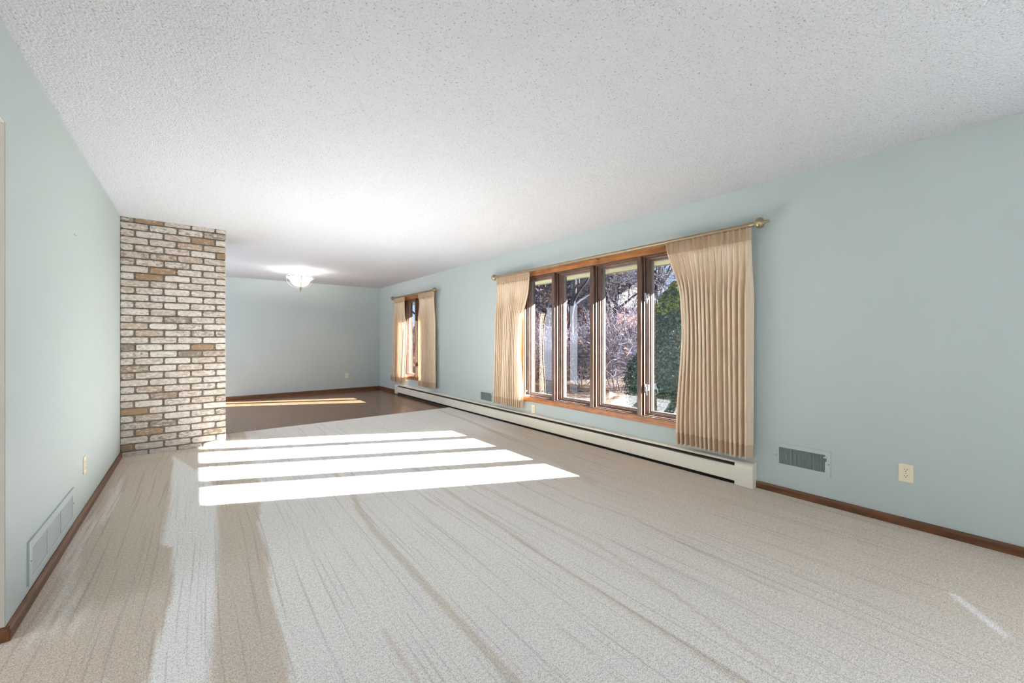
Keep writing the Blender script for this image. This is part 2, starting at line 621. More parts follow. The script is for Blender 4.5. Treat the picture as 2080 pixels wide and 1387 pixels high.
# unseen rear wall, dark wood to cut bounce, wide opening for fill lamp
wall_box('wall_rear', [
    (XLO, -0.2, YB0 - T, YB0, -0.1, H), (3.2, XR + T, YB0 - T, YB0, -0.1, H),
    (-0.2, 3.2, YB0 - T, YB0, 2.28, H), (-0.2, 3.2, YB0 - T, YB0, -0.1, 0.22)], M['base'])
wall_box('wall_hall', [
    (XLO - T, XLO, 0.4, 1.5, -0.1, H), (XLO - T, XLO, 2.5, 3.4, -0.1, H), (XLO - T, XLO, 1.5, 2.5, -0.1, 0.5), (XLO - T, XLO, 1.5, 2.5, 2.1, H),
    (XLO, XL - 0.12, 3.2, 3.4, -0.1, H), (XLO, XL - 0.12, 0.4, 0.6, -0.1, H)], M['hall'])
# unseen panel added to block the sun at the rear side opening
sh = MB(); sh.box(XR + 0.08, XR + 0.10, -2.7, -0.7, 0.42, 2.04)
tag(sh.build('sun_blocker', M['hall']), 'unseen pale panel added to keep sun out of the rear side opening', 'sun blocker')
# beige lining of the opening
m = MB()
m.box(XL - 0.12, XL - 0.002, YE - 0.004, YE + 0.002, 0.0, 2.056)
m.box(XL - 0.12, XL - 0.002, 1.502, YE - 0.004, 2.054, 2.062)
struct(m.build('trim_1', M['hall']))

m = MB(); m.box(XLO - T, XR + T, YB0 - T, YF + T, H, H + 0.15)
struct(m.build('ceiling', M['ceil']))
m = MB(); m.box(XL - 0.12, XR, YC - 0.05, YF, -0.15, -0.021)
struct(m.build('floor', M['parquet']), 'brown parquet floor of the far dining end')

# carpet with the vacuum marks of its pile
B1 = [(1.89, -0.13), (2.16, -0.11), (2.5, -0.08), (3.02, -0.10), (3.11, -0.15), (4.12, -0.15), (4.99, -0.16), (5.42, -0.18)]
B2L = [(1.0, -0.05), (1.75, 0.04), (2.17, 0.07), (2.95, 0.11), (3.56, 0.12), (4.19, 0.11), (5.6, 0.10)]
B2R = [(0.9, 0.22), (1.57, 0.27), (1.82, 0.28), (2.21, 0.29), (2.63, 0.33), (3.1, 0.33), (3.46, 0.38), (3.95, 0.42), (6.2, 0.50)]
S1 = [(0.6, 0.88), (2.51, 0.88), (2.9, 0.91), (3.19, 0.96), (4.2, 1.0)]
S2 = [(0.6, 1.50), (1.62, 1.51), (2.46, 1.55), (2.89, 1.57), (4.2, 1.64)]
S3 = [(0.6, 1.66), (1.01, 1.76), (1.52, 1.84), (2.68, 1.83), (3.6, 1.86)]
S6 = [(1.0, 0.61), (1.63, 0.61)]
S7 = [(0.7, 1.17), (1.28, 1.20), (2.86, 1.20)]
S8 = [(0.78, 2.19), (1.59, 2.31), (2.04, 2.25), (3.0, 2.3)]
S4 = [(1.97, 2.58), (3.57, 2.96), (5.23, 3.18), (6.2, 3.24)]
def at(poly, y):
    if y <= poly[0][0]: return poly[0][1]
    if y >= poly[-1][0]: return poly[-1][1]
    for (a, b), (c, d) in zip(poly, poly[1:]):
        if a <= y <= c:
            return b + (d - b) * (y - a) / (c - a)
def sst(e0, e1, x):
    q = max(0.0, min(1.0, (x - e0) / (e1 - e0)))
    return q * q * (3 - 2 * q)
def pile(x, y):
    w = mnoise.noise(Vector((x * 2, y * 0.9, 3.1))) * 0.010 + mnoise.noise(Vector((x * 14, y * 14, 1.1))) * 0.004
    xx = x + w
    b1, l2, r2 = at(B1, y), at(B2L, y), at(B2R, y)
    t = 0.0
    if y < 5.44:
        t = sst(b1 - 0.01, b1 + 0.01, xx)
    else:
        t = 0.15
    # fan of light strokes by the brick
    fan = -0.18 + (5.42 - y) * 0.26
    if 4.3 < y < 5.44 and xx > fan: t = 0.35
    t = min(t, 1 - sst(l2 - 0.02, l2 + 0.02, xx) * (1 - sst(r2 - 0.015, r2 + 0.015, xx)) * (0.95 if y < 4.6 else 0.7))
    if xx > r2: t = 0.86
    # right side of the room grows beiger, most along the right wall
    t -= 0.85 * sst(1.2, 3.2, xx) * (1 - sst(3.6, 4.8, y))
    t -= 0.25 * sst(3.15, 3.35, xx)
    for ln, wd, k, ya, yb in ((S1, .017, .62, .5, 4.0), (S2, .014, .6, .5, 3.9), (S3, .010, .42, .5, 3.4), (S4, .035, .5, 2.2, 6.1),
                              (S6, .010, .5, 1.0, 1.63), (S7, .006, .4, .7, 2.86), (S8, .009, .35, .7, 2.8)):
        if ya < y < yb:
            dd = abs(xx - at(ln, y))
            t -= k * (1 - sst(wd * 0.5, wd * 1.6, dd))
    # pale strokes close to the left wall
    for cx, y0_, y1_, k in ((-0.50, 2.3, 4.6, .5), (-0.45, 2.35, 2.9, .55), (-0.38, 2.3, 2.7, .45), (-0.54, 2.9, 4.0, .5), (-0.47, 3.6, 4.9, .45)):
        if y0_ < y < y1_:
            t += k * (1 - sst(0.004, 0.022, abs(xx - cx - 0.02 * math.sin(y * 5)))) * sst(y0_, y0_ + .2, y) * (1 - sst(y1_ - .2, y1_, y))
    # single scuff on the right foreground
    p0, p1 = Vector((2.79, 0.20)), Vector((2.58, 0.05))
    q = Vector((x, y)); dv = p1 - p0
    k = max(0, min(1, (q - p0).dot(dv) / dv.length_squared))
    t += 0.8 * (1 - sst(0.004, 0.03, (q - p0 - dv * k).length))
    if y < 2.0 and x < -0.25:
        t = max(t, 0.55 * sst(0.1, 0.5, mnoise.noise(Vector((x * 3, y * 3, 0))) + 0.35))
    return max(0.0, min(1.0, t))
me = bpy.data.meshes.new('carpet')
xs = [XL - 2.1 + 0.5 * i for i in range(4)] + [XL - 0.12]
step = 0.02
nx = int((XR - XL) / step)
xs = [XLO, -2.0, -1.3, XL - 0.12] + [XL + (XR - XL) * i / nx for i in range(nx + 1)]
ny = int((YC - (-0.4)) / step)
ys = [YB0, -2.5, -1.4] + [-0.4 + (YC + 0.4) * i / ny for i in range(ny + 1)]
V = [(x, y, 0.0) for y in ys for x in xs]
W_ = len(xs)
F = [(j * W_ + i, j * W_ + i + 1, (j + 1) * W_ + i + 1, (j + 1) * W_ + i) for j in range(len(ys) - 1) for i in range(W_ - 1)
     if not (xs[i] < XL - 0.13 and ys[j] > 3.3)]
nb = len(V)
# folded edge down to the parquet
V += [(XLO, YB0, -0.021), (XR, YB0, -0.021), (XL, YC, -0.021), (XR, YC, -0.021)]
j = len(ys) - 1
F.append((j * W_ + 4, j * W_ + W_ - 1, nb + 3, nb + 2))
me.from_pydata(V, [], F)
ca = me.color_attributes.new('pile', 'FLOAT_COLOR', 'POINT')
for i, (x, y, z) in enumerate(V):
    t_ = pile(x, y) if i < nb else 0.5
    ca.data[i].color = (t_, t_, t_, 1)
me.materials.append(M['carpet'])
carpet = bpy.data.objects.new('carpet', me)
col.objects.link(carpet)
tag(carpet, 'light beige cut pile carpet with vacuum marks, wall to wall', 'carpet')
carpet['kind'] = 'structure'
m = MB(); m.box(XLO - T, XR, YB0 - T, YC - 0.05, -0.15, -0.022)
struct(m.build('floor', M['hall']), 'subfloor under the carpet')

# ------------------------------------------------------------------ baseboards
def base_profile(sign, x, z0=0.0, t=0.013, h=0.056):
    return [(x, z0 - 0.01), (x + sign * t, z0 - 0.01), (x + sign * t, z0 + h * 0.72), (x + sign * t * 0.75, z0 + h * 0.9), (x + sign * t * 0.35, z0 + h), (x, z0 + h)]
m = MB(); m.prism(base_profile(-1, XR), 'Y', YB0, 1.337); m.prism(base_profile(-1, XR, -0.014, h=0.068), 'Y', 8.647, YF - 0.013)
struct(m.build('baseboard_right', M['base']))
m = MB(); m.prism(base_profile(1, XL, t=0.016), 'Y', YE - 0.014, YBR)
m.prism([(y, z) for y, z in base_profile(-1, YE - 0.004, t=0.013)], 'X', XL - 0.12, XL + 0.014)
m.prism(base_profile(1, XL, t=0.016), 'Y', YB0, 1.5)
struct(m.build('baseboard_left', M['base']))
m = MB(); m.prism([(y, z) for y, z in base_profile(-1, YF, z0=-0.014, t=0.013, h=0.068)], 'X', XL, XR)
m.prism([(YF - 0.013, -0.022), (YF - 0.029, -0.022), (YF - 0.027, -0.012), (YF - 0.021, -0.006), (YF - 0.013, -0.004)], 'X', XL, XR - 0.013)
struct(m.build('baseboard_far', M['basex']))

# ------------------------------------------------------------------ brick pillar
def brick_pillar():
    root = empty('brick_pillar', (XL, YBR, 0))
    D = 0.9
    mm = MB(); mm.box(XL, XBR - 0.010, YBR + 0.010, YBR + D, -0.01, H)
    mm.build('mortar', M['mortar'], root)
    bk = MB()
    r = random.Random(11)
    ch = 0.0732
    clays = [srgb(172, 152, 132), srgb(178, 162, 144), srgb(150, 130, 110), srgb(186, 172, 156), srgb(164, 142, 126), srgb(142, 128, 112), srgb(180, 166, 150)]
    def brick(a0, a1, z0, z1, face, out):
        jit = 0.0016
        pts = []
        n = max(2, int((a1 - a0) / 0.03))
        for i in range(n + 1): pts.append((a0 + (a1 - a0) * i / n, z0))
        pts.append((a1, (z0 + z1) / 2))
        for i in range(n + 1): pts.append((a1 - (a1 - a0) * i / n, z1))
        pts.append((a0, (z0 + z1) / 2))
        cxm, czm = (a0 + a1) / 2, (z0 + z1) / 2
        outer = []
        for (a, z) in pts:
            corner = (abs(a - a0) < 1e-6 or abs(a - a1) < 1e-6) and (abs(z - z0) < 1e-6 or abs(z - z1) < 1e-6)
            ja, jz = r.uniform(-jit, jit), r.uniform(-jit, jit)
            if corner:
                k = r.uniform(0.002, 0.006)
                ja += math.copysign(k, cxm - a); jz += math.copysign(k * 0.8, czm - z)
            outer.append((a + ja, z + jz))
        inner = [(cxm + (a - cxm) * (1 - 0.006 / (a1 - a0)), czm + (z - czm) * 0.90) for a, z in outer]
        nn = len(outer)
        pr = out + r.uniform(-0.002, 0.002)
        def mk(p, dpt):
            return (p[0], YBR + dpt, p[1]) if face == 'front' else (XBR - dpt, p[0], p[1])
        vs = [mk(p, 0.016) for p in outer] + [mk(p, 0.0035 - pr) for p in outer] + [mk(p, -pr) for p in inner]
        fs = []
        for i in range(nn):
            j = (i + 1) % nn
            fs.append((i, j, nn + j, nn + i)); fs.append((nn + i, nn + j, 2 * nn + j, 2 * nn + i))
        fs.append(tuple(range(2 * nn, 3 * nn)))
        u = r.random()
        w = r.uniform(0.46, 0.60) if u < 0.6 else (r.uniform(0.38, 0.48) if u < 0.92 else r.uniform(0.26, 0.36))
        cl = r.choice(clays)
        if u > 0.95: cl = srgb(158, 132, 104)
        bk.add(vs, fs, False, tone=(w, w, w, 1), clay=cl)
    ztop = H - 0.047
    zl = [H + 0.008] + [ztop - ch * k for k in range(40)]
    zl = [z for z in zl if z > -0.03] + [-0.03]
    for k in range(len(zl) - 1):
        z1, z0 = zl[k] - 0.0065, zl[k + 1] + 0.0065
        z0 = max(z0, -0.012); z1 = min(z1, H)
        if z1 - z0 < 0.012: continue
        if k % 2 == 0:
            js = [XL - 0.006, -0.485, -0.259, -0.034, 0.185, XBR + 0.006]
        else:
            js = [XL - 0.006, -0.372, -0.147, 0.072, XBR + 0.006]
        js = [js[0]] + [q + r.uniform(-0.006, 0.006) for q in js[1:-1]] + [js[-1]]
        for a, b in zip(js, js[1:]):
            gp = 0.0065
            brick(max(XL + 0.001, a + gp), b - gp, z0, z1, 'front', 0.0)
        y = YBR + 0.004
        first = True
        while y < YBR + D - 0.02:
            L = (0.10 if k % 2 else 0.215) if first else 0.223
            first = False
            y2 = min(y + L, YBR + D)
            brick(y + (0.014 if y < YBR + 0.01 else 0.0065), y2 - 0.0065, z0, z1, 'side', 0.0)
            y = y2
    bk.build('bricks', M['brick'], root, recalc=True)
    tag(root, 'whitewashed tan brick pillar standing between carpet and far dining end', 'brick wall')
    return root
brick_pillar()

# ------------------------------------------------------------------ windows
def casing_and_frame(root, y0, y1, lites, latch_at, crank_at):
    # flat picture-frame casing boards on the wall
    c = 0.062
    hd = MB(); hd.box(XR - 0.016, XR, y0 - c, y1 + c, WZ1, WZ1 + c, 0.004).build('head_casing', M['trim'], root)
    MB().box(XR - 0.016, XR, y0 - c, y1 + c, WZ0 - c, WZ0, 0.004).build('sill_casing', M['trim'], root)
    MB().box(XR - 0.016, XR, y0 - c, y0, WZ0, WZ1, 0.004).build('side_casing', M['trimz'], root)
    MB().box(XR - 0.016, XR, y1, y1 + c, WZ0, WZ1, 0.004).build('side_casing', M['trimz'], root)
    # frame lining the opening, running out past the outer wall face
    xo = XR + T + 0.012
    fr = MB()
    fr.ring(y0, y1, WZ0, WZ1, [(0.0, XR - 0.010), (0.007, XR - 0.010), (0.007, xo), (0.0, xo)])
    fr.build('frame', M['dark'], root)
    n = lites
    mw = 0.046
    lw = ((y1 - y0) - (n - 1) * mw) / n
    for i in range(1, n):
        a = y0 + i * lw + (i - 1) * mw
        mu = MB()
        mu.box(XR - 0.016, XR + 0.018, a, a + mw, WZ0 + 0.004, WZ1 - 0.004, 0.003)
        mu.box(XR + 0.018, xo, a + 0.004, a + mw - 0.004, WZ0 + 0.004, WZ1 - 0.004)
        mu.build('mullion', M['dark'], root)
    for i in range(n):
        a = y0 + i * (lw + mw); b = a + lw
        a += 0.004; b -= 0.004
        z0, z1 = WZ0 + 0.007, WZ1 - 0.007
        X = XR
        # inner stop, insect-screen channel, sash with stepped faces, white outer edge
        st = MB(); st.ring(a, b, z0, z1, [(0, X + 0.022), (0.007, X + 0.022), (0.007, X + 0.040), (0, X + 0.040)])
        st.build('stop', M['sash'], root)
        gs = MB(); gs.ring(a, b, z0, z1, [(0, X + 0.040), (0.003, X + 0.040), (0.003, X + 0.058), (0, X + 0.058)])
        gs.build('gasket', M['gasket'], root)
        sa = MB(); sa.ring(a + 0.001, b - 0.001, z0 + 0.001, z1 - 0.001, [(0, X + 0.058), (0.014, X + 0.058), (0.016, X + 0.072), (0.014, X + 0.076), (0.024, X + 0.080), (0.024, X + 0.096), (0.033, X + 0.106), (0.033, X + 0.128), (0, X + 0.128)])
        sash = sa.build('sash', M['sash'], root)
        vn = MB(); vn.ring(a + 0.001, b - 0.001, z0 + 0.001, z1 - 0.001, [(0, X + 0.129), (0.034, X + 0.120), (0.038, X + 0.122), (0.038, X + 0.150), (0, X + 0.150)])
        vn.build('glazing_edge', M['vinyl'], sash)
        pn = MB(); pn.add([(X + 0.128, a + 0.036, z0 + 0.036), (X + 0.128, b - 0.036, z0 + 0.036), (X + 0.128, b - 0.036, z1 - 0.036), (X + 0.128, a + 0.036, z1 - 0.036)], [(0, 1, 2, 3)])
        pn.build('pane', M['glass'], sash, recalc=False)
        if i in latch_at:
            for zz in (1.63, 0.70):
                lt = MB()
                yj = b
                lt.box(X + 0.024, X + 0.054, yj - 0.014, yj - 0.004, zz - 0.036, zz + 0.036, 0.004)
                lt.box(X + 0.060, X + 0.078, yj - 0.032, yj - 0.016, zz - 0.030, zz + 0.030, 0.004)
                lt.tube([(X + 0.040, yj - 0.018, zz - 0.004), (X + 0.030, yj - 0.030, zz - 0.03), (X + 0.026, yj - 0.034, zz - 0.072)], [0.006, 0.0055, 0.005], 8)
                lt.box(X + 0.030, X + 0.070, yj - 0.024, yj - 0.014, zz - 0.006, zz + 0.014, 0.003)
                lt.build('latch', M['steel'], root)
        if i in crank_at:
            y_ = b - 0.045
            ck = MB()
            ck.box(X - 0.010, X + 0.030, y_ - 0.055, y_ + 0.020, WZ0 + 0.001, WZ0 + 0.020, 0.006)
            ck.tube([(X + 0.004, y_, WZ0 + 0.018), (X - 0.006, y_ + 0.006, WZ0 + 0.035), (X - 0.002, y_ - 0.010, WZ0 + 0.062), (X - 0.004, y_ - 0.022, WZ0 + 0.072)], 0.0045, 8)
            ck.lathe([(0.001, 0), (0.008, 0.004), (0.009, 0.010), (0.006, 0.017), (0.001, 0.019)], (X - 0.004, y_ - 0.024, WZ0 + 0.066), 'Z', 12)
            ck.build('crank', M['steel'], root)

win1 = empty('window_1', (XR, (WY0 + WY1) / 2, WZ0))
struct(win1, 'wide four-lite wood casement window between the long beige curtains')
casing_and_frame(win1, WY0, WY1, 4, (0,), (3,))
win2 = empty('window_2', (XR, (VY0 + VY1) / 2, WZ0))
struct(win2, 'narrow two-lite wood casement window at the dining end')
casing_and_frame(win2, VY0, VY1, 2, (0,), (1,))

# ------------------------------------------------------------------ curtains and rods
def finial(y, sgn, root):
    f = MB()
    pr = [(0.001, -0.004), (0.019, -0.004), (0.021, 0.004), (0.019, 0.018), (0.021, 0.026), (0.014, 0.029), (0.013, 0.040), (0.020, 0.044),
          (0.034, 0.052), (0.041, 0.064), (0.043, 0.076), (0.040, 0.084), (0.041, 0.088), (0.030, 0.097), (0.018, 0.103), (0.012, 0.110), (0.016, 0.116),
          (0.011, 0.121), (0.013, 0.130), (0.010, 0.140), (0.003, 0.145)]
    f.lathe([(r_, sgn * h_) for r_, h_ in pr], (RODX, y, ROD_Z), 'Y', 28)
    return f.build('finial', M['brass'], root)
ROD_Z = 2.108
def rod(y0, y1, brs, label):
    root = empty('curtain_rod', (RODX, (y0 + y1) / 2, ROD_Z))
    r_ = MB(); r_.tube([(RODX, y0, ROD_Z), (RODX, y1, ROD_Z)], 0.0145, 20)
    # slot rail with glides on the underside
    r_.box(RODX - 0.006, RODX + 0.006, y0 + 0.02, y1 - 0.02, ROD_Z - 0.019, ROD_Z - 0.010)
    r_.build('rod', M['bronze'], root)
    finial(y0, -1, root); finial(y1, 1, root)
    for yb in brs:
        b = MB()
        b.box(XR - 0.004, XR, yb - 0.012, yb + 0.012, ROD_Z - 0.035, ROD_Z + 0.03, 0.001)
        b.tube([(XR - 0.003, yb, ROD_Z - 0.012), (RODX + 0.02, yb, ROD_Z - 0.024), (RODX, yb, ROD_Z - 0.021)], 0.005, 8)
        b.build('bracket', M['brass'], root)
    tag(root, label, 'curtain rod')
    return root
rod(1.352, 4.77, (1.42, 2.931, 4.70), 'long antique brass curtain rod with urn finials over the four-lite window')
rod(6.80, 8.66, (6.86, 7.72, 8.60), 'short antique brass curtain rod over the narrow window at the dining end')

def curtain(yr_top, yr_bot, z_top, z_bot, folds, pleats, seed, label, flare=None, far_side=False):
    # yr_top / yr_bot: (near, far) Y extents. flare(v) shifts the far edge down the height
    r = random.Random(seed)
    NU, NV = folds * 26, 70
    ph = [r.uniform(-0.35, 0.35) for _ in range(folds + 2)]
    am = [r.uniform(0.7, 1.25) for _ in range(folds + 2)]
    pv = [r.uniform(-1, 1) for _ in range(folds + 2)]
    root_loc = (RODX, (yr_top[0] + yr_top[1]) / 2, z_bot)
    zs = [z_top - (z_top - z_bot) * (k / NV) for k in range(NV + 1)]
    hem_z = z_bot + 0.105
    head_z = z_top - 0.10
    def pos(u, z):
        v = (z_top - z) / (z_top - z_bot)
        y0 = yr_top[0] + (yr_bot[0] - yr_top[0]) * v
        y1 = yr_top[1] + (yr_bot[1] - yr_top[1]) * v
        s_ = (u + 0.012 * math.sin(5.3 * u * math.pi + seed) * u * (1 - u) * 4) * folds
        s_ = max(0.0, min(folds - 1e-6, s_))
        k = int(s_); fr = s_ - k
        a_ = am[k] * (1 - fr) + am[k + 1] * fr
        drift = (ph[k] * (1 - fr) + ph[k + 1] * fr) * 0.16 * math.sin(v * 2.6 + pv[k])
        hd = 1 - sst(0.045, 0.085, v)          # heading: flat cloth with narrow pinch pleats
        open_ = sst(0.05, 0.32, v)
        fq = fr + drift * (1 - hd)
        pin = math.exp(-((fr - 0.5) / 0.15) ** 2) + 0.25 * math.cos((fr - 0.5) * 40) * math.exp(-((fr - 0.5) / 0.2) ** 2)
        waist = math.exp(-((z - head_z) / 0.022) ** 2)
        cw = math.cos(2 * math.pi * (fq - 0.5))
        wave = math.copysign(abs(cw) ** 0.7, cw)
        amp = (0.016 + 0.024 * open_) * a_
        out = hd * (0.034 * pin * (1 - 0.25 * waist) - 0.006) + (1 - hd) * (amp * wave * (0.55 + 0.45 * open_) + 0.004 * math.cos(4 * math.pi * fq + k))
        x = RODX + 0.000 - out
        w_ = (y1 - y0) / folds
        fold_y = -0.30 * w_ * math.sin(4 * math.pi * (fq - 0.5)) * (1 - hd) * (0.3 + 0.7 * open_)
        fold_y += -0.20 * w_ * math.sin(2 * math.pi * (fr - 0.5)) * hd * (0.4 + 0.6 * waist)
        lo = 0.004 * math.sin(2 * math.pi * s_ + 1.2)
        y = y0 + (y1 - y0) * u + fold_y
        if flare:
            a, b = flare(v)
            y += a * (1 - u) ** 3 + b * u ** 3
        return (x, y, z + lo * sst(0.93, 1.0, v))
    def grid(za, zb, steps, name, mat, parent, off=0.0):
        m_ = MB(); vs = []; fs = []
        for j in range(steps + 1):
            z = za + (zb - za) * j / steps
            for i in range(NU + 1):
                p = pos(i / NU, z)
                vs.append((p[0] + off, p[1], p[2]))
        for j in range(steps):
            for i in range(NU):
                a = j * (NU + 1) + i
                fs.append((a, a + 1, a + NU + 2, a + NU + 1))
        m_.add(vs, fs, True)
        return m_.build(name, mat, parent, recalc=False)
    root = empty('curtain', root_loc)
    grid(z_top, head_z, 10, 'heading', M['hem'], root)
    grid(head_z, hem_z, NV, 'panel', M['cloth'], root)
    grid(hem_z, z_bot, 8, 'hem', M['hem'], root)
    tag(root, label, 'curtain')
    return root
# right curtain of the big window: its window-side edge leans in under the rod
curtain((1.340, 2.085), (1.345, 1.965), ROD_Z - 0.022, 0.245, 15, 17, 3,
        'wide beige pleated curtain beside the wall register, right of the four-lite window',
        flare=lambda v: (0.0, -0.135 * sst(0.0, 0.30, v) * (1 - 0.15 * sst(0.4, 1, v)) + 0.115 * sst(0.35, 1, v)))
curtain((4.045, 4.765), (4.215, 4.81), ROD_Z - 0.022, 0.262, 14, 13, 5,
        'beige pleated curtain at the far side of the four-lite window, its edge sunlit',
        flare=lambda v: (0.13 * sst(0.1, 0.35, v) - 0.13 * sst(0.5, 1, v), 0.02 * v))
curtain((6.76, 7.39), (6.74, 7.33), ROD_Z - 0.022, 0.285, 12, 10, 8,
        'beige pleated curtain on the near side of the narrow dining end window',
        flare=lambda v: (0, 0.03 * sst(0.1, 0.5, v)))
curtain((8.10, 8.62), (8.17, 8.70), ROD_Z - 0.022, 0.27, 9, 9, 12,
        'beige pleated curtain nearest the far corner of the room',
        flare=lambda v: (-0.07 * sst(0.2, 0.4, v) + 0.05 * sst(0.4, 1, v), 0.02 * v))

# ------------------------------------------------------------------ baseboard heater
def heater():
    y0, y1 = 1.335, 8.646
    root = empty('baseboard_heater', (XR, (y0 + y1) / 2, 0))
    xf = XR - 0.072
    MB().box(XR - 0.006, XR, y0 + 0.02, y1 - 0.02, 0.002, 0.194).build('back_plate', M['fin'], root)
    MB().box(xf + 0.012, xf + 0.016, y0 + 0.13, y1 - 0.13, 0.0, 0.030).build('shade_strip', M['black'], root)  # black strip added in place of the shade under the panel
    hood = MB()
    hood.prism([(XR, 0.199), (XR - 0.052, 0.194), (XR - 0.060, 0.186), (XR - 0.060, 0.178), (XR - 0.056, 0.178), (XR - 0.056, 0.186), (XR, 0.193)], 'Y', y0 + 0.12, y1 - 0.12)
    hood.build('hood', M['cream'], root)
    fp = MB()
    fp.prism([(xf + 0.012, 0.152), (xf + 0.003, 0.148), (xf, 0.140), (xf, 0.036), (xf + 0.003, 0.029), (xf + 0.010, 0.027), (xf + 0.010, 0.031), (xf + 0.004, 0.038), (xf + 0.004, 0.140), (xf + 0.012, 0.147)], 'Y', y0 + 0.13, y1 - 0.13)
    fp.build('front_panel', M['cream'], root)
    dm = MB()
    dm.prism([(xf + 0.012, 0.160), (XR - 0.02, 0.172), (XR - 0.02, 0.168), (xf + 0.012, 0.156)], 'Y', y0 + 0.13, y1 - 0.13)
    dm.build('damper', M['fin'], root)
    el = MB(); el.tube([(XR - 0.038, y0 + 0.05, 0.09), (XR - 0.038, y1 - 0.05, 0.09)], 0.012, 10)
    n = 420
    for i in range(n):
        y = y0 + 0.15 + (y1 - y0 - 0.3) * i / (n - 1)
        el.add([(XR - 0.060, y, 0.06), (XR - 0.010, y, 0.06), (XR - 0.010, y, 0.135), (XR - 0.060, y, 0.135)], [(0, 1, 2, 3)])
    el.build('fin_element', M['fin'], root)
    for a, b, s_ in ((y0, y0 + 0.138, -1), (y1 - 0.138, y1, 1)):
        e_ = MB()
        e_.prism([(XR, -0.010), (XR - 0.068, -0.010), (XR - 0.078, 0.0), (XR - 0.079, 0.150), (XR - 0.072, 0.180), (XR - 0.056, 0.195), (XR, 0.202)], 'Y', a, b)
        o = e_.build('end_cap', M['cream'], root)
        bv = o.modifiers.new('bevel', 'BEVEL'); bv.width = 0.006; bv.segments = 3; bv.limit_method = 'ANGLE'
    tag(root, 'long cream enamelled baseboard heater running under both windows', 'heater')
heater()

# ------------------------------------------------------------------ outlets
def outlet(name_loc, face, label):
    # face: unit normal of the wall as axis letter and sign; built on a local frame, u along wall, n out of wall
    ax, sg = face
    cx, cy_, cz = name_loc
    root = empty('wall_outlet', (cx, cy_, cz))
    def tr(u, z, n):
        if ax == 'X': return (cx + sg * n, cy_ + u, cz + z)
        return (cx + u, cy_ + sg * n, cz + z)
    def bx(mb, u0, u1, z0, z1, n0, n1, bev=0.0):
        a, b = tr(u0, z0, n0), tr(u1, z1, n1)
        mb.box(a[0], b[0], a[1], b[1], a[2], b[2], bev)
        return mb
    bx(MB(), -0.035, 0.035, -0.057, 0.057, 0, 0.0055, 0.004).build('cover_plate', M['almond'], root)
    for z in (0.0195, -0.0195):
        rc = MB()
        pts = []
        for k in range(28):
            q = 2 * math.pi * k / 28
            pts.append((0.0172 * math.cos(q), max(-0.0135, min(0.0135, 0.0172 * math.sin(q)))))
        n_ = len(pts)
        vs = [tr(a, z + b, 0.0050) for a, b in pts] + [tr(a * .94, z + b * .94, 0.0072) for a, b in pts]
        rc.add(vs, [(i, (i + 1) % n_, (i + 1) % n_ + n_, i + n_) for i in range(n_)] + [tuple(range(n_, 2 * n_))])
        rec = rc.build('receptacle', M['almond'], root)
        sl = MB()
        bx(sl, -0.0078, -0.0052, z - 0.001, z + 0.0075, 0.0068, 0.0075)
        bx(sl, 0.0052, 0.0078, z - 0.001, z + 0.0070, 0.0068, 0.0075)
        bx(sl, -0.0026, 0.0026, z - 0.0095, z - 0.0045, 0.0068, 0.0075)
        sl.build('slot', M['slot'], rec)
    s = MB(); bx(s, -0.0028, 0.0028, -0.0028, 0.0028, 0.005, 0.0068, 0.001).build('screw', M['brass'], root)
    tag(root, label, 'outlet')
outlet((XR, 0.464, 0.342), ('X', -1), 'almond wall outlet right of the painted wall register')
outlet((XR, 4.066, 0.258), ('X', -1), 'almond outlet low on the wall under the four-lite window, just above the heater')
outlet((2.79, YF, 0.347), ('Y', -1), 'almond outlet on the far dining end wall')
outlet((XL, 3.95, 0.342), ('X', 1), 'almond outlet on the pale left wall before the brick pillar')

# ------------------------------------------------------------------ wall registers
def register(y0, y1, z0, z1, label, lever=True):
    root = empty('wall_register', (XR, (y0 + y1) / 2, z0))
    p = 0.008
    oy0, oy1, oz0, oz1 = y0 + 0.032, y1 - 0.028, z0 + 0.032, z1 - 0.030
    fr = MB()
    fr.box(XR - p, XR, y0, oy0, z0, z1); fr.box(XR - p, XR, oy1, y1, z0, z1)
    fr.box(XR - p, XR, oy0, oy1, z0, oz0); fr.box(XR - p, XR, oy0, oy1, oz1, z1)
    fr.build('face_plate', M['wall'], root)
    MB().box(XR - 0.0012, XR - 0.0002, oy0, oy1, oz0, oz1).build('cavity_shade', M['black'], root)  # flat black sheet paints the shade inside the duct
    gr = MB()
    n = 21
    for i in range(n):
        z = oz0 + (oz1 - oz0) * (i + 0.5) / n
        gr.add([(XR - 0.0046, oy0, z - 0.0012), (XR - 0.0046, oy1, z - 0.0012), (XR - 0.0032, oy1, z + 0.0010), (XR - 0.0032, oy0, z + 0.0010)], [(0, 1, 2, 3)])
    k = int((oy1 - oy0) / 0.0085)
    for i in range(1, k):
        y = oy0 + (oy1 - oy0) * i / k
        gr.box(XR - 0.0050, XR - 0.0040, y - 0.0007, y + 0.0007, oz0, oz1)
    gr.build('grille', M['grille'], root)
    if lever:
        lv = MB()
        lv.box(XR - 0.018, XR - 0.007, y0 + 0.018, y0 + 0.038, z1 - 0.052, z1 - 0.042, 0.002)
        lv.build('lever', M['steel'], root)
        MB().box(XR - 0.0088, XR - 0.0078, y0 + 0.023, y0 + 0.028, z1 - 0.078, z1 - 0.052).build('lever_slot', M['black'], root)
    for ys_ in (y1 - 0.012, y0 + 0.010):
        MB().lathe([(0.003, 0), (0.003, -0.0015), (0.001, -0.002)], (XR - 0.0078, ys_, (z0 + z1) / 2), 'X', 10).build('screw', M['fin'], root)
    tag(root, label, 'vent')
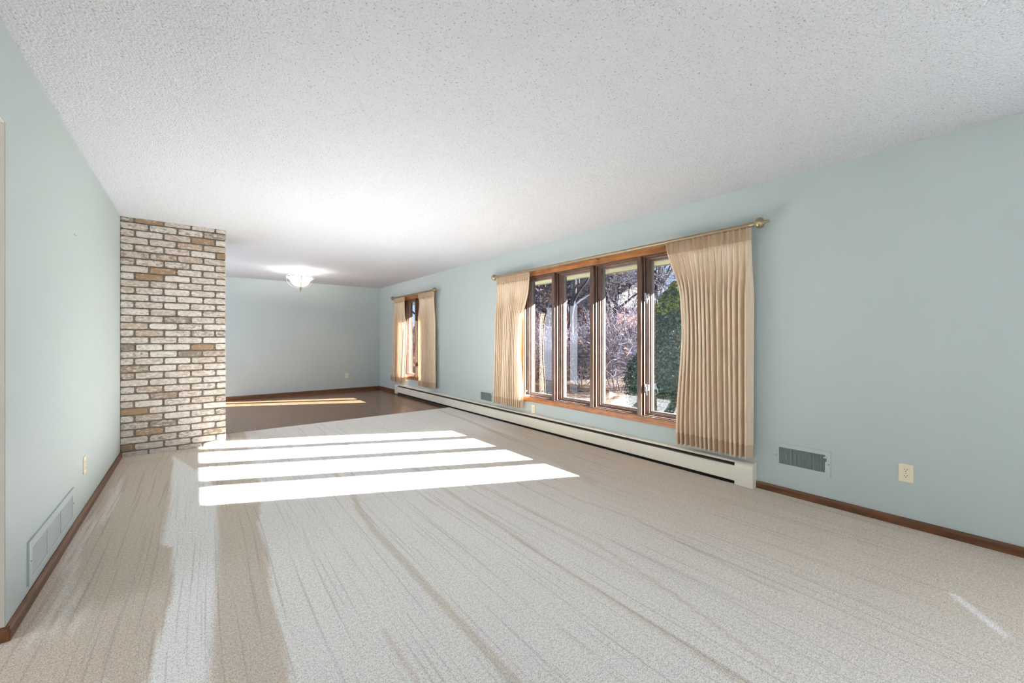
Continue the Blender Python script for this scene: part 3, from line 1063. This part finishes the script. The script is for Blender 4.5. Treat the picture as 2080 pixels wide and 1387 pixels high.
register(0.852, 1.202, 0.203, 0.392, 'wall register painted sage beside the near end of the heater')
register(4.995, 5.355, 0.212, 0.397, 'small sage wall register left of the four-lite window')
register(8.76, 9.075, 0.214, 0.394, 'small wall register peeking out behind the curtain near the far corner')

def return_grille():
    y0, y1, z0, z1 = 2.762, 3.625, 0.088, 0.283
    root = empty('return_air_grille', (XL, (y0 + y1) / 2, z0))
    secs = [(2.806, 3.044), (3.052, 3.305), (3.317, 3.580)]
    oz0, oz1 = 0.118, 0.245
    p = 0.008
    fr = MB()
    fr.box(XL, XL + p, y0, secs[0][0], z0, z1); fr.box(XL, XL + p, secs[-1][1], y1, z0, z1)
    fr.box(XL, XL + p, secs[0][1], secs[1][0], oz0, oz1); fr.box(XL, XL + p, secs[1][1], secs[2][0], oz0, oz1)
    fr.box(XL, XL + p, secs[0][0], secs[-1][1], z0, oz0); fr.box(XL, XL + p, secs[0][0], secs[-1][1], oz1, z1)
    fr.build('face_plate', M['wall'], root)
    for a, b in secs:
        lv = MB()
        n = 13
        for i in range(n):
            z = oz0 + (oz1 - oz0) * (i + 0.5) / n
            lv.add([(XL + 0.0075, a, z - 0.0028), (XL + 0.0075, b, z - 0.0028), (XL + 0.0050, b, z + 0.0014), (XL + 0.0050, a, z + 0.0014)], [(0, 1, 2, 3)])
        lv.build('louvre_section', M['wall'], root)
    MB().box(XL + 0.0002, XL + 0.0012, secs[0][0], secs[-1][1], oz0, oz1).build('cavity_shade', M['fin'], root)  # flat dark sheet gives the shade between the louvres
    for ys_ in (y0 + 0.022, y1 - 0.022):
        MB().lathe([(0.003, 0), (0.003, 0.0015), (0.001, 0.002)], (XL + p, ys_, 0.19), 'X', 10).build('screw', M['fin'], root)
    tag(root, 'long three-section return air grille painted like the left wall', 'vent')
return_grille()

# small hook left in the left wall
hk = MB()
hk.tube([(XL - 0.001, 3.655, 1.852), (XL + 0.005, 3.655, 1.848), (XL + 0.005, 3.657, 1.843), (XL + 0.012, 3.664, 1.842)], 0.0022, 8)
tag(hk.build('wall_hook', M['steel']), 'tiny metal hook left high on the bare left wall', 'hook')

# ------------------------------------------------------------------ ceiling lamp
def lamp():
    cx, cy_ = 1.515, 8.17
    root = empty('ceiling_lamp', (cx, cy_, H))
    c = (cx, cy_, H)
    can = MB(); can.lathe([(0.001, 0), (0.083, 0), (0.083, -0.006), (0.070, -0.016), (0.060, -0.020), (0.052, -0.030), (0.048, -0.060), (0.020, -0.066), (0.001, -0.066)], c, 'Z', 32)
    can.build('canopy', M['nickel'], root)
    st = MB(); st.tube([(cx, cy_, H - 0.06), (cx, cy_, H - 0.30)], 0.007, 10); st.build('stem', M['nickel'], root)
    bw = MB()
    prof = [(0.228, -0.130), (0.222, -0.138), (0.196, -0.150), (0.172, -0.170), (0.156, -0.200), (0.136, -0.236), (0.104, -0.266), (0.060, -0.286), (0.015, -0.294)]
    inn = [(r - 0.006, z + 0.004) for r, z in prof]
    bw.lathe(prof + inn[::-1], c, 'Z', 40)
    bw.build('glass_bowl', M['bowl'], root)
    for k in range(3):
        a = math.radians(-38 + 180 + 120 * k + 2)
        ca_, sa_ = math.cos(a), math.sin(a)
        pr = [(0.045, -0.045), (0.070, -0.078), (0.100, -0.090), (0.135, -0.088), (0.165, -0.078), (0.192, -0.066), (0.218, -0.066), (0.240, -0.086), (0.250, -0.122), (0.243, -0.166), (0.220, -0.210), (0.180, -0.252), (0.130, -0.284), (0.070, -0.304), (0.010, -0.310)]
        ar = MB(); ar.tube([(cx + r * ca_, cy_ + r * sa_, H + z) for r, z in pr], 0.0058, 8)
        cr = [(0.205, -0.066), (0.196, -0.052), (0.204, -0.040), (0.214, -0.046)]
        ar.tube([(cx + r * ca_, cy_ + r * sa_, H + z) for r, z in cr], 0.004, 8)
        ar.build('arm', M['nickel'], root)
    fn = MB(); fn.lathe([(0.001, -0.284), (0.022, -0.288), (0.020, -0.300), (0.012, -0.310), (0.016, -0.322), (0.016, -0.334), (0.008, -0.346), (0.005, -0.356), (0.009, -0.364), (0.006, -0.376), (0.001, -0.380)], c, 'Z', 20)
    fn.build('finial', M['brass'], root)
    for k in range(2):
        a = math.radians(20 + 180 * k)
        x, y = cx + 0.07 * math.cos(a), cy_ + 0.07 * math.sin(a)
        b = MB(); b.lathe([(0.001, 0.03), (0.016, 0.024), (0.028, 0.0), (0.022, -0.022), (0.013, -0.036), (0.013, -0.055)], (x, y, H - 0.165), 'Z', 16)
        b.build('bulb', M['bulb'], root)
    ld = bpy.data.lights.new('bulb_light', 'POINT'); ld.energy = 42; ld.shadow_soft_size = 0.05; ld.color = (1, 0.95, 0.9)
    lo = bpy.data.objects.new('bulb_light', ld); col.objects.link(lo); lo.parent = root; lo.location = (0, 0, -0.105)
    tag(root, 'lit semi-flush ceiling lamp with white glass bowl and curled nickel arms', 'ceiling lamp')
lamp()

# ------------------------------------------------------------------ outside
GZ = -0.35
XO = XR + T
eave = MB()
eave.box(XO, 4.76, YB0 - 1, YF + 1.5, 2.15, 2.19)
eave.box(4.72, 4.78, YB0 - 1, YF + 1.5, 2.15, 2.36)
o = eave.build('trim_2', M['soffit']); struct(o, 'cream soffit and fascia of the roof overhang')
rf = MB(); rf.prism([(XLO - 1, 4.0), (4.84, 2.42), (4.84, 2.46), (XLO - 1, 4.04)], 'Y', YB0 - 1, YF + 1.5)
struct(rf.build('roof', M['roof']))
gm = MB()
gx = [XO - 0.05, 6, 9, 13, 18, 26, 40, 70]
gy = [-30, -15, -6, 0, 4, 8, 12, 18, 26, 40, 70]
vs = [(x, y, GZ + (0.0 if x < 9 else 0.012 * (x - 9)) + 0.05 * mnoise.noise(Vector((x * .3, y * .3, 0)))) for y in gy for x in gx]
fs = [(j * len(gx) + i, j * len(gx) + i + 1, (j + 1) * len(gx) + i + 1, (j + 1) * len(gx) + i) for j in range(len(gy) - 1) for i in range(len(gx) - 1)]
gm.add(vs, fs)
struct(gm.build('ground', M['ground']), 'yard covered in fallen brown leaves outside the windows')

# bare trees and shrubs
def branch_mesh(seed, height, trunk_r, levels, spread, twig_r, kids, up=0.3, stems=1, tints=None, leaves=0, sides=5, wander=0.3, leaf_p=0.5):
    r = random.Random(seed)
    mb = MB()
    tints = tints or [srgb(92, 82, 80), srgb(74, 66, 64), srgb(110, 98, 92)]
    lv = MB()
    def grow(p, d, L, rad, level):
        n = 5 if level < 2 else 4 if level < levels - 1 else 3
        pts, rs = [p], [rad]
        q, dd = p, d
        for i in range(n):
            dd = (dd + Vector((r.uniform(-1, 1), r.uniform(-1, 1), r.uniform(-1, 1))) * wander * 0.6 + Vector((0, 0, up * 0.12))).normalized()
            q = q + dd * (L / n)
            pts.append(q)
            rs.append(max(twig_r, rad * (1 - 0.62 * (i + 1) / n)))
        mb.tube(pts, rs, sides if level < 2 else 4 if level < 3 else 3, cap=False, tint=r.choice(tints))
        if leaves and level >= levels - 1:
            for _ in range(leaves):
                if r.random() < leaf_p:
                    c = pts[r.randint(1, n)] + Vector((r.uniform(-.05, .05), r.uniform(-.05, .05), r.uniform(-.08, 0)))
                    a = Vector((r.uniform(-1, 1), r.uniform(-1, 1), r.uniform(-1, 1))).normalized() * 0.035
                    b = a.orthogonal().normalized() * 0.022
                    lv.add([c - a, c + b, c + a, c - b], [(0, 1, 2, 3)], False, tint=r.choice([srgb(168, 122, 92), srgb(190, 146, 112), srgb(140, 96, 72)]))
        if level >= levels: return
        for k in range(kids[level]):
            t = r.uniform(0.25, 1.0) if level else r.uniform(0.3, 1.0)
            idx = min(n - 1, int(t * n)); fr = t * n - idx
            base = pts[idx].lerp(pts[idx + 1], min(1, fr))
            tang = (pts[idx + 1] - pts[idx]).normalized()
            side = tang.orthogonal().normalized()
            side.rotate(Matrix.Rotation(r.uniform(0, 6.283), 3, tang))
            nd = (tang * (1 - spread) + side * spread * 1.2 + Vector((0, 0, up * 0.3))).normalized()
            nr = max(twig_r, rs[idx] * r.uniform(0.4, 0.62))
            grow(base, nd, L * r.uniform(0.48, 0.72), nr, level + 1)
    for s_ in range(stems):
        if stems == 1:
            grow(Vector((0, 0, 0)), Vector((r.uniform(-.12, .12), r.uniform(-.12, .12), 1)).normalized(), height * 0.55, trunk_r, 0)
        else:
            a = r.uniform(0, 6.283)
            grow(Vector((0.25 * math.cos(a), 0.25 * math.sin(a), 0)), Vector((math.cos(a) * r.uniform(.1, .7), math.sin(a) * r.uniform(.1, .7), 1)).normalized(), height * r.uniform(.5, .8), trunk_r * r.uniform(.5, 1), 0)
    return mb, lv

class Kind:
    pass
def make_plant(name, seed, with_leaves=False, **kw):
    mb, lv = branch_mesh(seed, **kw)
    root = empty(name, (0, 0, 0))
    mb.build('branches', M['bark'], root, recalc=False)
    if with_leaves and lv.f:
        lv.build('dry_leaves', M['leaf'], root, recalc=False)
    return root
DARK = [srgb(54, 50, 56), srgb(43, 40, 48), srgb(66, 60, 64)]
GREY = [srgb(96, 93, 106), srgb(72, 70, 84), srgb(118, 112, 120), srgb(54, 52, 62), srgb(104, 90, 90)]
tree_kinds = []
for sd, hh, tr_ in ((21, 9.0, 0.20), (34, 8.0, 0.17), (47, 10.0, 0.22)):
    tree_kinds.append(make_plant('bare_tree', sd, True, height=hh, trunk_r=tr_, levels=5, spread=0.55, twig_r=0.008, kids=[6, 5, 5, 4, 3], up=0.35, tints=DARK, leaves=1, leaf_p=0.14, sides=6, wander=0.42))
tree_spots = [(13.0, 13.2, 0, 0.3, 1.0), (11.6, 10.6, 1, 2.1, 0.95), (15.5, 18.5, 2, 1.2, 1.0), (17.5, 13.8, 0, 4.0, 1.05), (19.0, 22.0, 1, 5.0, 1.15), (22.0, 17.0, 2, 3.0, 1.1), (12.5, 17.2, 1, 3.7, 1.0), (20.0, 12.2, 2, 5.5, 1.0), (13.5, 28.0, 0, 1.0, 1.1), (16.0, 36.0, 2, 2.0, 1.2)]
tlab = ['dark bare tree with crooked limbs and a few dry leaves behind the four-lite window']
for i, (x, y, k, a, s_) in enumerate(tree_spots):
    o = tree_kinds[k] if i in (0, 1, 2) else None
    if i < 3:
        o = tree_kinds[i]
    else:
        o = copy_tree(tree_kinds[k])
    o.location = (x, y, GZ)
    o.rotation_euler = (0, 0, a)
    o.scale = (s_, s_, s_)
    tag(o, 'bare dark tree with crooked limbs and a few dry leaves outside the windows', 'tree', 'bare trees beyond the windows')

shrub_kinds = []
for sd in (61, 62, 63):
    shrub_kinds.append(make_plant('bare_shrub', sd, True, height=2.1, trunk_r=0.016, levels=3, spread=0.5, twig_r=0.0045, kids=[6, 5, 4], up=0.25, stems=16, tints=GREY, leaves=1, leaf_p=0.12, sides=4, wander=0.5))
rs_ = random.Random(5)
shrub_spots = []
for (x, y) in ((9.4, 10.8), (10.2, 9.0), (10.8, 12.4), (11.8, 14.4), (9.6, 7.2), (12.4, 10.2), (11.4, 8.0), (13.6, 12.0), (13.2, 15.8), (14.2, 9.8), (15.4, 14.0), (16.2, 17.4), (15.8, 11.4), (14.6, 18.6), (9.2, 12.6), (10.6, 16.0), (12.0, 18.8), (8.8, 19.5), (9.6, 24.0), (10.4, 28.5), (12.2, 24.0), (12.0, 32.0)):
    shrub_spots.append((x + rs_.uniform(-.3, .3), y + rs_.uniform(-.3, .3)))
for i, (x, y) in enumerate(shrub_spots):
    o = shrub_kinds[i] if i < 3 else copy_tree(shrub_kinds[i % 3])
    s_ = rs_.uniform(0.85, 1.15) 
    o.location = (x, y, GZ); o.rotation_euler = (0, 0, rs_.uniform(0, 6.28)); o.scale = (s_, s_, s_)
    tag(o, 'tangled bare grey shrub with thin twigs in the thicket outside the windows', 'shrub', 'bare shrubs of the thicket')

# evergreen bush outside the right panes: leafy shell on a stem
def evergreen(x, y, rx, h, n, seed, label):
    r = random.Random(seed)
    root = empty('evergreen_bush', (x, y, GZ))
    st = MB(); st.tube([(x, y, GZ), (x + .03, y, GZ + h * .4), (x, y, GZ + h * .85)], [0.06, 0.045, 0.02], 8, tint=srgb(80, 64, 50))
    for k in range(26):
        a = r.uniform(0, 6.28); z = GZ + h * r.uniform(.1, .8)
        st.tube([(x, y, z), (x + rx * .7 * math.cos(a), y + rx * .7 * math.sin(a), z + .2)], [0.018, 0.006], 5, tint=srgb(80, 64, 50))
    st.build('stem', M['bark'], root, recalc=False)
    lf = MB()
    greens = [srgb(38, 54, 50), srgb(52, 68, 66), srgb(32, 45, 42), srgb(70, 86, 80), srgb(64, 76, 48), srgb(46, 62, 66)]
    for i in range(n):
        t = r.random() ** 0.8
        a = r.uniform(0, 6.283)
        lump = 1 + 0.16 * mnoise.noise(Vector((math.cos(a) * 1.6, math.sin(a) * 1.6, t * 5 + seed)))+ 0.10 * mnoise.noise(Vector((math.cos(a) * 5, math.sin(a) * 5, t * 12)))
        rad = rx * lump * (math.sin(math.pi * (0.16 + 0.84 * t)) ** 0.55) * (1 if t < .6 else (1 - ((t - .6) / .4) ** 2 * .62))
        rad *= r.uniform(0.72, 1.04)
        c = Vector((x + rad * math.cos(a), y + rad * math.sin(a), GZ + 0.08 + t * h * lump ** .3))
        nrm = Vector((math.cos(a), math.sin(a), r.uniform(-.2, .9))).normalized()
        d = (nrm * .5 + Vector((r.uniform(-1, 1), r.uniform(-1, 1), r.uniform(-.9, .4)))).normalized()
        w = d.cross(nrm)
        w = w.normalized() if w.length > 1e-4 else d.orthogonal().normalized()
        L, B = r.uniform(.035, .065), r.uniform(.012, .02)
        tip = c + d * L
        mid = c + d * L * .45 + nrm * .006
        g_ = r.choice(greens)
        if t > .8 and r.random() < .45: g_ = srgb(116, 122, 58)
        lf.add([c, mid + w * B, tip, mid - w * B, mid - nrm * .004], [(0, 1, 4), (1, 2, 4), (2, 3, 4), (3, 0, 4)], False, tint=g_)
    lf.build('foliage', M['leaf'], root, recalc=False)
    tag(root, label, 'bush')
evergreen(6.7, 3.82, 0.66, 2.42, 26000, 4, 'tall dense evergreen bush filling the rightmost pane of the four-lite window')
evergreen(7.4, 4.75, 0.52, 1.40, 9000, 9, 'low evergreen bush left of the tall one, seen through the third pane')

# house far behind the trees
hs = empty('far_house', (30, 30, GZ))
hb = MB(); hb.box(30, 38, 24, 38, GZ, 4.2); hb.build('wall', M['redbrick'], hs)
hr = MB(); hr.prism([(29.2, 4.2), (34, 6.8), (38.8, 4.2)], 'Y', 23.4, 38.6); hr.build('roof', M['roof'], hs)
for yy in (26, 29.5, 33, 36):
    w_ = MB(); w_.box(29.94, 30.02, yy - .6, yy + .6, 1.2, 2.9); f_ = w_.build('window', M['vinyl'], hs)
    MB().box(29.90, 29.95, yy - .5, yy + .5, 1.3, 2.8).build('pane', M['pane_dark'], f_)
tag(hs, 'reddish brick house far behind the bare trees', 'house')
